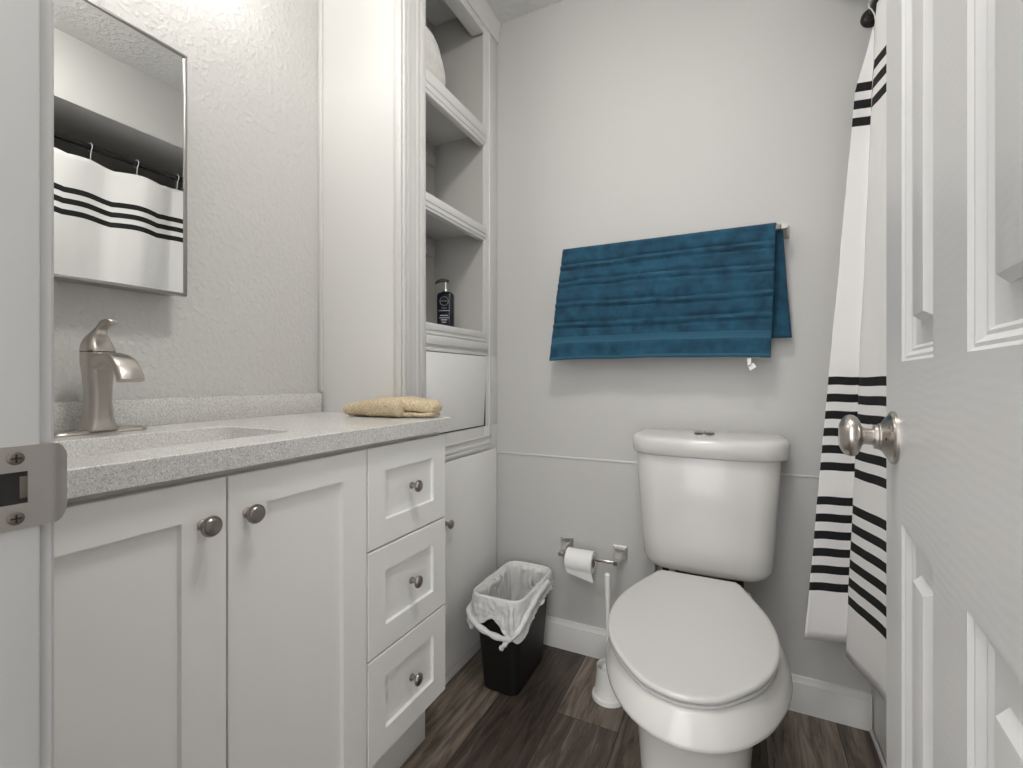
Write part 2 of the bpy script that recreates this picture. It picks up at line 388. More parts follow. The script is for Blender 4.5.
def cab_knob(parent, y, z, x=VX, r=.0155, m='nickel_dark'):
    bm = NB()
    lathe(bm, [(0, .0085), (.002, .0085), (.004, .006), (.013, .0055), (.015, .0075), (.018, .0125), (.020, r), (.0225, r), (.0245, r * .93), (.0243, r * .80), (.0262, r * .70), (.0275, r * .35), (.0278, 0)], (x, y, z), (1, 0, 0), 32)
    return obj('knob', bm, m, parent)
dA = shaker('door', .168, .4615, .163, .862, .066, .056); cab_knob(dA, .425, .797)
dB = shaker('door', .4645, .7685, .163, .862, .066, .056); cab_knob(dB, .4955, .797)
for z0, z1 in ((.638, .862), (.399, .634), (.163, .395)):
    d_ = shaker('drawer', .7725, 1.0695, z0, z1, .056, .056); cab_knob(d_, .921, (z0 + z1) / 2 + .003, r=.0145)

# ------------------------------------------------------------------ countertop with sink cut-out
ct = thing('countertop', 'light grey speckled quartz vanity top with matching backsplash', 'countertop', (-.95, .6, .874))
CX, CZ0, CZ1 = -.703, .875, .909
SX0, SX1, SY0, SY1 = -1.030, -.800, .255, .655
bm = NB()
hole = rrect((SX0 + SX1) / 2, (SY0 + SY1) / 2, (SX1 - SX0) / 2, (SY1 - SY0) / 2, .035, 0, 6)
def outer_pt(p):
    cx, cy = (SX0 + SX1) / 2, (SY0 + SY1) / 2
    x0, x1, y0, y1 = XL + .001, CX, VY0 + .002, 1.0745
    return x0, x1, y0, y1
# top face built from a radial grid between the hole and the rectangle
x0, x1, y0, y1 = outer_pt(None)
def outer_ring(n_, z, e=0.):
    pts = []
    for qx, qy in ((x1 - e, y1 - e), (x0 + e, y1 - e), (x0 + e, y0 + e), (x1 - e, y0 + e)):
        for k in range(n_ + 1): pts.append(Vector((qx, qy, z)))
    return pts
rings = [[Vector((p.x, p.y, CZ0)) for p in hole], [Vector((p.x, p.y, CZ1 - .0015)) for p in hole]]
h2 = rrect((SX0 + SX1) / 2, (SY0 + SY1) / 2, (SX1 - SX0) / 2 + .0015, (SY1 - SY0) / 2 + .0015, .036, CZ1, 6)
rings += [h2, outer_ring(6, CZ1, .0015), outer_ring(6, CZ1 - .0015), outer_ring(6, CZ0), [Vector((p.x, p.y, CZ0)) for p in hole]]
loft(bm, rings, cap0=False, cap1=False)
bmesh.ops.remove_doubles(bm, verts=bm.verts, dist=.00001)
obj('counter_slab', bm, 'quartz', ct)
bm = NB(); box(bm, XL + .001, XL + .021, VY0 + .002, 1.0655, CZ1, .969, .0012); obj('backsplash', bm, 'quartz', ct)
# undermount sink
sk = thing('sink', 'white rectangular undermount sink basin in the grey vanity top', 'sink', ((SX0 + SX1) / 2, (SY0 + SY1) / 2, .77))
bm = NB(); cx, cy, hx, hy = (SX0 + SX1) / 2, (SY0 + SY1) / 2, (SX1 - SX0) / 2, (SY1 - SY0) / 2
rings = [rrect(cx, cy, hx + .012, hy + .012, .04, .8735), rrect(cx, cy, hx + .002, hy + .002, .036, .8735), rrect(cx, cy, hx - .002, hy - .002, .036, .868),
         rrect(cx, cy, hx - .010, hy - .012, .04, .80), rrect(cx, cy, hx - .022, hy - .026, .045, .765), rrect(cx, cy, hx - .045, hy - .055, .045, .752), rrect(cx, cy, .022, .022, .021, .748)]
rings += [rrect(cx, cy, .022, .022, .021, .735), rrect(cx, cy, hx - .040, hy - .05, .045, .740), rrect(cx, cy, hx - .010, hy - .014, .045, .755), rrect(cx, cy, hx + .004, hy + .002, .04, .80), rings[0]]
loft(bm, rings, cap0=False, cap1=False); bmesh.ops.remove_doubles(bm, verts=bm.verts, dist=.00001)
obj('basin', bm, 'sink', sk, smooth=50)
bm = NB(); lathe(bm, [(0, .021), (.002, .021), (.003, .018), (.002, .015), (.004, .012), (.005, 0)], (cx, cy, .7485), (0, 0, 1), 24); obj('drain', bm, 'chrome', sk)

# ------------------------------------------------------------------ faucet
FX, FY, FZ = -1.118, .464, CZ1
fa = thing('faucet', 'brushed nickel single lever faucet standing behind the sink', 'faucet', (FX, FY, FZ))
bm = NB()
loft(bm, [rrect(FX, FY, .027, .081, .026, FZ, 8), rrect(FX, FY, .027, .081, .026, FZ + .003, 8), rrect(FX, FY, .023, .077, .023, FZ + .0075, 8), rrect(FX, FY, .018, .070, .018, FZ + .009, 8)])
obj('base_plate', bm, 'nickel', fa)
bm = NB()
prof = [(.006, .028, .0265), (.012, .0275, .026), (.020, .0245, .0225), (.032, .0225, .0205), (.060, .0208, .0188), (.090, .0210, .0190), (.115, .0220, .0205), (.135, .0238, .0225), (.150, .0240, .0228), (.157, .0238, .0226)]
loft(bm, [rrect(FX, FY, a, b, .012, FZ + z, 6) for z, a, b in prof])
# spout: wide flat waterfall arch
def section(x, z, nx, nz, hw, th):
    # rounded strip section perpendicular to the path; (nx,nz) is the normal of the strip
    pts = []
    for qy, qn, a0 in ((1, 1, 0), (-1, 1, 90), (-1, -1, 180), (1, -1, 270)):
        for k in range(4):
            a = R(a0 + 90 * k / 3); rr = min(th * .9, .007)
            yy = qy * (hw - rr) + math.cos(a) * rr; nn = qn * (th - rr * .98) + math.sin(a) * rr
            pts.append(Vector((x + nx * nn, FY + yy, z + nz * nn)))
    return pts
path = [(.000, .136, .0195, .017), (.020, .139, .019, .0150), (.038, .143, .0175, .0120), (.058, .145, .0178, .0098), (.077, .142, .019, .0092), (.092, .135, .0205, .0090), (.106, .123, .0208, .0085), (.115, .111, .0212, .0078), (.119, .102, .0215, .0070)]
rings = []
for i, (dx, dz, hw, th) in enumerate(path):
    a = path[max(i - 1, 0)]; b = path[min(i + 1, len(path) - 1)]
    tx, tz = b[0] - a[0], b[1] - a[1]; l_ = math.hypot(tx, tz); nx, nz = -tz / l_, tx / l_
    rings.append(section(FX + dx, FZ + dz, nx, nz, hw, th))
loft(bm, rings)
obj('faucet_body', bm, 'nickel', fa, smooth=40)
bm = NB()
loft(bm, [rrect(FX, FY, .0235, .0225, .011, FZ + .1565, 6), rrect(FX, FY, .0235, .0225, .011, FZ + .1605, 6)]); obj('lever_gap', bm, 'dark', fa)
bm = NB()
lv = [(0, .1585, .0240, .0228, .012), (-.0005, .164, .0236, .0226, .012), (-.003, .173, .0215, .0210, .012), (-.004, .183, .0170, .0175, .011), (.000, .191, .0132, .0138, .009), (.008, .198, .0105, .0108, .007), (.017, .204, .0085, .0095, .006)]
rings = [rrect(FX + a, FY, b, c_, r_, FZ + z, 6) for a, z, b, c_, r_ in lv]
for k, (dx, dz, ang, hw, th) in enumerate(((.026, .2095, 62, .0090, .0065), (.036, .2130, 72, .0095, .0055), (.047, .2145, 80, .0095, .0050), (.055, .2140, 84, .0075, .0040), (.058, .2137, 86, .004, .002))):
    ring = []
    for p in rrect(0, 0, th, hw, min(th, hw) * .8, 0, 6):
        a = R(ang); ring.append(Vector((FX + dx + p.x * math.cos(a), FY + p.y, FZ + dz - p.x * math.sin(a))))
    rings.append(ring)
loft(bm, rings); obj('lever', bm, 'nickel', fa, smooth=60)

# ------------------------------------------------------------------ mirror cabinet
MX = -1.135; MY0, MY1, MZ0, MZ1 = .285, .636, 1.203, 1.753
mr = thing('mirror_cabinet', 'mirrored medicine cabinet with thin metal frame on the left wall', 'mirror', (XL, (MY0 + MY1) / 2, MZ0))
bm = NB(); box(bm, XL + .001, MX - .004, MY0 + .004, MY1 - .004, MZ0 + .004, MZ1 - .004, .001); obj('cabinet_box', bm, 'alu', mr)
bm = NB(); w_ = .0065
for a in ((MY0, MY1, MZ0, MZ0 + w_), (MY0, MY1, MZ1 - w_, MZ1), (MY0, MY0 + w_, MZ0 + w_, MZ1 - w_), (MY1 - w_, MY1, MZ0 + w_, MZ1 - w_)):
    box(bm, MX - .014, MX + .003, *a, .0008)
obj('frame', bm, 'alu', mr)
bm = NB(); box(bm, MX - .004, MX, MY0 + w_ - .001, MY1 - w_ + .001, MZ0 + w_ - .001, MZ1 - w_ + .001); obj('mirror_glass', bm, 'mirror', mr, smooth=0)

# ------------------------------------------------------------------ vanity light fixture above the mirror
vl = thing('vanity_light', 'brushed nickel three bulb light bar above the mirror', 'light', (XL, .47, 2.05))
bm = NB(); box(bm, XL + .001, XL + .02, .17, .77, 2.03, 2.10, .004); obj('back_plate', bm, 'nickel', vl)
for x, y in VAN_BULBS:
    bm = NB(); tube(bm, [(XL + .018, y, 2.065), (x - .06, y, 2.068), (x - .045, y, 2.073)], .008); obj('arm', bm, 'nickel', vl)
    bm = NB(); lathe(bm, [(-.040, .018), (-.036, .022), (-.030, .022)], (x, y, 2.09), (0, 0, 1), 24); obj('bulb_socket', bm, 'nickel', vl)
    bm = NB(); lathe(bm, [(-.034, .016), (-.028, .026), (-.016, .038), (0, .042), (.016, .038), (.028, .030), (.036, .020), (.042, 0)], (x, y, 2.09), (0, 0, 1), 28); obj('globe_bulb', bm, 'glow_bulb', vl)
cl = thing('ceiling_fill_light', 'unseen round frosted ceiling dome added as fill light', 'light', (CLX, CLY, ZC))  # out-of-view dome, added to brighten the room
bm = NB(); lathe(bm, [(0, .15), (-.012, .15), (-.016, .14)], (CLX, CLY, ZC - .0005), (0, 0, 1), 40); obj('rim', bm, 'nickel', cl)
bm = NB(); lathe(bm, [(-.012, .138), (-.03, .13), (-.05, .10), (-.062, .055), (-.066, 0)], (CLX, CLY, ZC), (0, 0, 1), 40); obj('glass_dome', bm, 'glow_dome', cl)

# ------------------------------------------------------------------ linen cabinet
LX, LY0, LY1 = -.868, 1.076, YB - .001
OY0, OY1 = 1.180, 1.553
lc = thing('linen_cabinet', 'tall white built-in linen cabinet with open shelves beside the back wall', 'cabinet', (-1.03, 1.37, 0))
bm = NB(); box(bm, XL + .001, LX - .004, LY0, LY0 + .018, 0, ZC - .002); obj('side_panel', bm, 'panel', lc)
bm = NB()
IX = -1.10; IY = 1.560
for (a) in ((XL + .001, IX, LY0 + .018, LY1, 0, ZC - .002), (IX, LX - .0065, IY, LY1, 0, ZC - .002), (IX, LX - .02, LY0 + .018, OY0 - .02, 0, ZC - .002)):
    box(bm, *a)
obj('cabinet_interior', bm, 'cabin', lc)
bm = NB()
FT = LX - .022
HY1 = 1.574
box(bm, FT, LX, LY0, OY0, 0, ZC - .002, .001); FR = LX - .006
box(bm, FR, LX, OY1, LY1, 1.104, ZC - .002, .001); box(bm, FR, LX, OY1, LY1, 0, .832, .001); box(bm, FR, LX, HY1, LY1, .832, 1.104, .001)
box(bm, FT - .03, LX, OY0, OY1, 2.335, ZC - .002, .001)
box(bm, FT, LX, OY0, OY1, 1.104, 1.172, .001); box(bm, FT, LX, OY0, OY1, .0, .832, .001)
# vertical mouldings on the left stile, as in a fluted corner trim
for a, b, h_ in ((LY0, LY0 + .012, .004), (LY0 + .018, LY0 + .034, .003), (LY0 + .062, LY0 + .074, .003), (OY0 - .024, OY0 - .003, .006)):
    box(bm, LX - .001, LX + h_, a, b, .80 if a < OY0 else 0, ZC - .003, .0018)
box(bm, LX - .001, LX + .004, OY1 + .040, OY1 + .052, .745, 2.36, .0018)
obj('face_frame', bm, 'trim', lc)
def shelf(zt, th, deep=True):
    bm = NB()
    if deep: box(bm, IX, FT + .004, OY0 - .02, IY, zt - .02, zt, .001)
    # layered front edging
    box(bm, FT, LX + .006, OY0, OY1 + .012, zt - th * .52, zt, .003)
    box(bm, FT, LX + .003, OY0, OY1 + .010, zt - th * .68, zt - th * .50, .0015)
    box(bm, FT, LX + .0045, OY0, OY1 + .010, zt - th * .82, zt - th * .66, .002)
    box(bm, FT, LX + .0015, OY0, OY1 + .004, zt - th, zt - th * .80, .0015)
    return obj('shelf', bm, 'trim', lc)
shelf(1.975, .072); shelf(1.593, .052); shelf(1.190, .044)
for zt in (1.535, 1.898, 1.145):
    pass
for zt in (1.903, 1.541):
    bm = NB(); box(bm, IX, IX + .018, OY0 - .02, IY - .02, zt - .045, zt, .001); obj('shelf_cleat', bm, 'cabin', lc)
bm = NB(); box(bm, LX, LX + .004, OY0, OY1 + .03, 1.101, 1.112, .002); box(bm, LX, LX + .008, OY0, OY1 + .03, 1.122, 1.150, .004); obj('rail_moulding', bm, 'trim', lc)
# tilt-out hamper door, hanging slightly askew
bm = NB()
def hamper(p):
    s_ = (1.099 - p.z) / .262
    return Vector((p.x, p.y - .022 * s_ * ((p.y - OY0) / (OY1 - OY0)), p.z))
t_ = bmesh.new(); box(t_, LX - .005, LX + .003, OY0 + .003, HY1 - .003, .837, 1.099, .001); add(bm, t_, hamper)
obj('hamper_door', bm, 'cab', lc)
bm = NB(); box(bm, LX - .0062, LX - .0052, OY0, HY1, .832, 1.104)
obj('hamper_void', bm, 'dark', lc)
bm = NB(); box(bm, LX - .001, LX + .009, OY0 - .06, OY1 + .062, .745, .757, .003); box(bm, LX - .001, LX + .006, OY0 - .06, OY1 + .062, .757, .771, .003); box(bm, LX - .001, LX + .004, OY0 - .06, OY1 + .062, .786, .794, .002)
obj('rail_moulding', bm, 'trim', lc)
bm = NB(); box(bm, LX + .001, LX + .012, 1.110, 1.632, .045, .738, .002); ld = obj('door', bm, 'cab', lc); cab_knob(ld, 1.275, .540, LX + .012, .0145)
bm = NB(); box(bm, LX, LX + .007, LY0 + .004, LY1 - .02, 0.004, .038, .003); obj('base_moulding', bm, 'trim', lc)
bm = NB()
pr = [(0, 0), (.006, 0), (.009, .008), (.010, .030), (.014, .046), (.018, .060), (.018, .078), (0, .078)]
loft(bm, [[Vector((LX + a, y, 2.362 + b)) for a, b in pr] for y in (LY0, LY1 - .002)]); obj('crown_moulding', bm, 'trim', lc)
# thin corner strip where the side panel meets the textured wall
bm = NB(); box(bm, XL + .0005, XL + .016, LY0 - .009, LY0 - .0003, .972, ZC - .002, .002); struct(obj('trim_4', bm, 'trim'))
bm = NB(); box(bm, LX - .030, LX - .004, LY0 - .006, LY0 - .0003, .911, ZC - .002, .002); obj('corner_strip', bm, 'trim', lc)

# ------------------------------------------------------------------ white folded towel on the top shelf
bm = NB(); rings = []
for k in range(19):
    s_ = k / 18; y = 1.19 + .19 * s_ * 1.0
    rings.append(None)
rings = []
N_ = 40
for k in range(25):
    t = k / 24; a = (t - .5) * 2; y = 1.245 + .125 * a
    e_ = math.sqrt(max(1e-4, 1 - abs(a) ** 2.1)); ring = []
    for i in range(N_):
        th = 2 * PI * i / N_
        cx_, cz_ = math.cos(th), math.sin(th)
        hz_ = .104 * e_; zc = 1.976 + .098 * 1.0
        rr = 1 + .045 * math.cos(th * 9) * (1 if cx_ > -.2 else 0)
        z = 1.9755 + max(0, (hz_ * (abs(cz_) ** .9) * (1 if cz_ > 0 else -1) * rr) + hz_)
        ring.append(Vector((-.965 + .080 * cx_ * e_ ** .6 * rr, y, z)))
    rings.append(ring)
loft(bm, rings); tag(obj('folded_towel', bm, 'white_terry', loc=(-.965, 1.235, 1.9755), smooth=60), 'rolled white towel on the top shelf of the linen cabinet', 'towel')
bm = NB(); rings = []
for k in range(9):
    t = k / 8; y = 1.40 + .10 * t; h_ = .012 * math.sin(PI * min(1, .1 + t * .9)) + .002
    rings.append([Vector((-.895 - .10 * (i / 10), y + .004 * math.sin(i), 1.594 + (h_ * math.sin(PI * i / 10) if 0 < i < 10 else 0))) for i in range(11)])
loft(bm, rings, cap0=False, cap1=False, close=False)
tag(obj('folded_cloth', bm, 'white_terry', loc=(-.95, 1.45, 1.594), smooth=60), 'low pale folded cloth on the middle open shelf', 'cloth')

# ------------------------------------------------------------------ pump bottle
bx, by, bz = -.958, 1.428, 1.1905
bt = thing('pump_bottle', 'small black pump bottle on the lowest open shelf', 'bottle', (bx, by, bz))
ba = R(-72)       # faces the room
def BT(p):
    return Vector((bx + p.x * math.cos(ba) - p.y * math.sin(ba), by + p.x * math.sin(ba) + p.y * math.cos(ba), bz + p.z))
# local frame: +x faces the viewer, y is the width
bm = NB(); loft(bm, [[BT(p) for p in rrect(0, 0, a, b, r_, z)] for z, a, b, r_ in ((0, .018, .029, .014), (.003, .020, .031, .015), (.125, .020, .031, .015), (.134, .018, .028, .014), (.139, .012, .016, .011), (.141, .011, .011, .0105))])
bd = obj('bottle_body', bm, 'bottle', bt, smooth=50)
bm = NB(); lathe(bm, [(.141, .010), (.150, .010), (.151, .0045), (.178, .0045)], (bx, by, bz), (0, 0, 1), 20); obj('pump_collar', bm, 'chrome', bt)
bm = NB(); hd = []
for s_, w2_, dz in ((-.010, .007, .180), (.004, .009, .182), (.016, .007, .181), (.028, .0045, .176), (.034, .003, .171)):
    hd.append([BT(Vector((s_ * .35 + (dy * 0), s_ * -1.0 + 0, dz)) + Vector((dy, 0, dh))) for dy, dh in ((-w2_, -.004), (w2_, -.004), (w2_, .005), (-w2_, .005))])
loft(bm, hd); obj('pump_head', bm, 'black', bt)
bm = NB(); n_ = 36
for r0, r1 in ((.0150, .0163),):
    ra = [bm.verts.new(BT(Vector((.0207, math.cos(2 * PI * i / n_) * r0, .104 + math.sin(2 * PI * i / n_) * r0)))) for i in range(n_)]
    rb = [bm.verts.new(BT(Vector((.0207, math.cos(2 * PI * i / n_) * r1, .104 + math.sin(2 * PI * i / n_) * r1)))) for i in range(n_)]
    for i in range(n_): bm.faces.new((ra[i], ra[(i + 1) % n_], rb[(i + 1) % n_], rb[i]))
obj('round_logo_ring', bm, 'print', bd)
def text(body, size, loc_local, parent, m, name):
    cu_ = bpy.data.curves.new(name, 'FONT'); cu_.body = body; cu_.size = size; cu_.align_x = 'CENTER'; cu_.align_y = 'CENTER'; cu_.extrude = .0001
    o = bpy.data.objects.new(name, cu_); COL.objects.link(o)
    bpy.context.view_layer.update()
    me = bpy.data.meshes.new_from_object(o); bpy.data.objects.remove(o)
    for v_ in me.vertices: v_.co = BT(Vector((loc_local[0], v_.co.x, loc_local[1] + v_.co.y))) - WL[parent]
    me.materials.append(M[m]); o2 = bpy.data.objects.new(name, me); COL.objects.link(o2); o2.parent = parent; WL[o2] = WL[parent]; return o2
text('NIVEA', .0092, (.0209, .104), bd, 'print', 'lettering')
text('MEN', .010, (.0209, .078), bd, 'print', 'lettering')
bm = NB()
for z, w2_, h_ in ((.068, .019, .0022), (.050, .015, .004), (.042, .018, .003), (.034, .012, .004), (.026, .008, .003)):
    bm.faces.new([bm.verts.new(BT(Vector((.0207, a, b)))) for a, b in ((-w2_, z), (w2_, z), (w2_, z + h_), (-w2_, z + h_))])
obj('label_print', bm, 'print', bd)

# ------------------------------------------------------------------ beige washcloth on the counter end
bm = NB(); rings = []
wx0, wx1 = -.992, -.722
def cloth_piece(x0, x1, y0_, y1_, w0, w1, hfun, zfun, NS=70, NR=30, seed=0, e_end=.04):
    rings = []
    for k in range(NS + 1):
        t = k / NS; x = lerp(x0, x1, t); yc = lerp(y0_, y1_, t)
        en = min(1, t / e_end, (1 - t) / e_end); en = math.sqrt(max(.01, 1 - (1 - en) ** 2))
        hw = lerp(w0, w1, t) * (.75 + .25 * en); H = hfun(t) * (.18 + .82 * en); zb = zfun(t) + hfun(t) * .41 * (1 - en)
        ring = []
        for i in range(NR):
            th = 2 * PI * i / NR; c1, s1 = math.cos(th), math.sin(th)
            yy = yc + hw * (abs(c1) ** .62) * (1 if c1 > 0 else -1)
            zz_ = zb + (H / 2) * (1 + (abs(s1) ** .72) * (1 if s1 > 0 else -1))
            nn = noise.noise(Vector((x * 26 + seed, yy * 26, zz_ * 26))) * .004 + noise.noise(Vector((x * 160 + seed, yy * 160, zz_ * 160))) * .0016
            ring.append(Vector((x + nn * .5, min(yy + nn, 1.069), max(CZ1 + .0008, zz_ + nn))))
        rings.append(ring)
    loft(bm, rings)
Z0 = CZ1 + .001
cloth_piece(-.992, -.800, 1.010, 1.016, .052, .050, lambda t: .034 + .018 * sstep(t / .6), lambda t: Z0, e_end=.05)
cloth_piece(-.850, -.728, 1.022, 1.040, .044, .026, lambda t: .018 - .004 * t, lambda t: Z0, seed=4, e_end=.10)
cloth_piece(-.830, -.722, 1.024, 1.042, .046, .024, lambda t: .037 - .004 * t, lambda t: lerp(Z0 + .020, Z0 + .009, t), seed=9, e_end=.16)
tag(obj('folded_washcloth', bm, 'beige', loc=(-.86, 1.02, CZ1), smooth=70), 'beige terry washcloth folded on the far end of the vanity top', 'washcloth')

# ------------------------------------------------------------------ tub alcove, rod, curtain
tubo = thing('bathtub', 'white bathtub hidden behind the striped shower curtain', 'bathtub', (.75, .9, 0))
bm = NB(); cx, cy, hx, hy = (XR + XT) / 2, (.157 + YB) / 2, (XT - XR) / 2 - .001, (YB - .157) / 2 - .001
rings = [rrect(cx, cy, hx, hy, .002, 0), rrect(cx, cy, hx, hy, .002, .36), rrect(cx, cy, hx - .008, hy - .008, .006, .372), rrect(cx, cy, hx - .06, hy - .08, .10, .372), rrect(cx, cy, hx - .075, hy - .10, .12, .355), rrect(cx, cy, hx - .12, hy - .17, .12, .14), rrect(cx, cy, hx - .17, hy - .25, .1, .11)]
loft(bm, rings); obj('tub_shell', bm, 'tub', tubo)
RX, RZ = .351, 2.056
rod = thing('shower_curtain_rod', 'black shower curtain rod running above the tub', 'curtain rod', (RX, YB, RZ))
bm = NB(); tube(bm, [(RX, .157, RZ), (RX, YB - .002, RZ)], .0125, 20); obj('rod_tube', bm, 'black', rod)
bm = NB(); lathe(bm, [(0, .026), (.008, .026), (.014, .022), (.018, .016), (.030, .0150)], (RX, YB - .001, RZ), (0, -1, 0), 28); obj('rod_flange', bm, 'black', rod)
bm = NB(); lathe(bm, [(0, .026), (.008, .026), (.014, .022), (.018, .016), (.030, .0150)], (RX, .158, RZ), (0, 1, 0), 28); obj('rod_flange', bm, 'black', rod)
# curtain cross-section: control points (bottom x, bottom y, top x, top y), from the back wall towards the front
ctrl = [(.172, 1.532, .316, 1.612), (.228, 1.551, .332, 1.613), (.285, 1.570, .348, 1.612), (.261, 1.490, .331, 1.505), (.284, 1.405, .343, 1.450), (.306, 1.320, .352, 1.400), (.326, 1.240, .330, 1.34), (.296, 1.160, .322, 1.27),
        (.272, 1.080, .345, 1.19), (.300, 1.000, .358, 1.12), (.320, .900, .330, 1.02), (.290, .80, .322, .93), (.272, .720, .345, .84), (.300, .640, .358, .76), (.322, .56, .330, .66), (.29, .46, .322, .57), (.275, .38, .342, .49), (.305, .30, .355, .40), (.320, .22, .335, .30), (.30, .185, .330, .21)]
def cr(p0, p1, p2, p3, t):
    return tuple(.5 * ((2 * b) + (-a + c_) * t + (2 * a - 5 * b + 4 * c_ - d) * t * t + (-a + 3 * b - 3 * c_ + d) * t ** 3) for a, b, c_, d in zip(p0, p1, p2, p3))
cols = []; SUB = 9
for i in range(len(ctrl) - 1):
    p0, p1, p2, p3 = ctrl[max(i - 1, 0)], ctrl[i], ctrl[i + 1], ctrl[min(i + 2, len(ctrl) - 1)]
    for k in range(SUB):
        lin = tuple(lerp(a, b, k / SUB) for a, b in zip(p1, p2)); crv = cr(p0, p1, p2, p3, k / SUB)
        w_ = .12 if i < 5 else .8
        cols.append(tuple(lerp(a, b, w_) for a, b in zip(lin, crv)))
cols.append(ctrl[-1])
hook_y = [1.600, 1.42, 1.24, 1.06, .88, .70, .52, .34, .20]
NZ = 70
bm = NB(); ly = bm.verts.layers.float.new('drop'); grid = []
for ci, (xb, yb, xt, yt) in enumerate(cols):
    colv = []
    dmin = min(abs(yt - h_) for h_ in hook_y); sag = (.012 if yt < 1.4 else .003) * min(1, dmin / .09) ** 1.5
    ztop = 1.995 - sag
    for j in range(NZ + 1):
        t = j / NZ; z = lerp(ztop, .283 + .0015 * math.sin(ci * .35), t)
        s_ = t
        # the end of the curtain gathers to a narrow point at the first hook
        gather = max(0, 1 - t / .10) ** 1.2; w_ = 1 if ci < 3.4 * SUB else 0
        x = lerp(xt, xb, s_); y = lerp(yt, yb, s_)
        if ci < 3 * SUB: x = lerp(x, .346, gather * .9); y = lerp(y, 1.605, gather * .85)
        nn = noise.noise(Vector((ci * .12, z * 5, 1))) * .0016 + noise.noise(Vector((ci * .3, z * 14, 5))) * .0012
        amp = min(1, t * 4)
        x += nn * amp
        v_ = bm.verts.new((x, min(y, YB - .006), z)); v_[ly] = lerp(1.995, .283, t); colv.append(v_)
    grid.append(colv)
for a, b in zip(grid, grid[1:]):
    for j in range(NZ): bm.faces.new((a[j], a[j + 1], b[j + 1], b[j]))
cur = obj('shower_curtain', bm, 'curtain', loc=(.30, .9, 0), smooth=60)
sm = cur.modifiers.new('thickness', 'SOLIDIFY'); sm.thickness = .0012
tag(cur, 'white shower curtain with black horizontal stripes hanging at the tub', 'shower curtain')
hook0 = None
for i, y in enumerate(hook_y):
    lab = 'white shower curtain hook nearest the back wall' if i == 0 else 'thin white hook of the shower curtain on the black rod'
    if hook0 is None:
        bm = NB()
        pts = [(RX + .019 * math.cos(R(a)), y, RZ + .019 * math.sin(R(a))) for a in range(-70, 231, 15)]
        pts += [(RX - .006, y, RZ - .03), (RX - .002, y, RZ - .060), (RX + .003, y, RZ - .068)]
        tube(bm, pts, .0016, 8); o = obj('curtain_hook', bm, 'plastic', loc=(RX, y, RZ), smooth=60); hook0 = o
    else:
        o = hook0.copy(); COL.objects.link(o); o.location = (RX, y, RZ)
    if i == 0: tag(o, lab, 'curtain hook', 'curtain hooks on the rod')
    else:
        names = {1: 'second', 2: 'third', 3: 'fourth', 4: 'fifth', 5: 'sixth', 6: 'seventh', 7: 'eighth', 8: 'ninth'}
        tag(o, 'thin white hook on the black rod, %s from the back wall' % names[i], 'curtain hook', 'curtain hooks on the rod')

# ------------------------------------------------------------------ towel bar and blue towel
BX0, BX1, BY, BZ = -.540, .128, YB - .068, 1.466
tb = thing('towel_bar', 'brushed nickel towel bar on the back wall under the blue towel', 'towel bar', ((BX0 + BX1) / 2, YB, BZ))
bm = NB(); box(bm, BX0 + .01, BX1 - .01, BY - .0075, BY + .0075, BZ - .0075, BZ + .0075, .0015); obj('bar', bm, 'nickel', tb)
def post(x, y, z, w, parent):
    bm = NB()
    sec = [(0, w), (.006, w), (.010, w * .92), (.030, w * .55), (YB - y + .003, w * .42), (YB - y + .012, w * .42)]
    loft(bm, [[Vector((x + a, YB - d, z + b)) for a, b in ((-s_, -s_), (s_, -s_), (s_, s_), (-s_, s_))] for d, s_ in sec])
    return obj('bracket', bm, 'nickel', parent, smooth=20)
post(BX0, BY, BZ, .019, tb); post(BX1, BY, BZ, .019, tb)
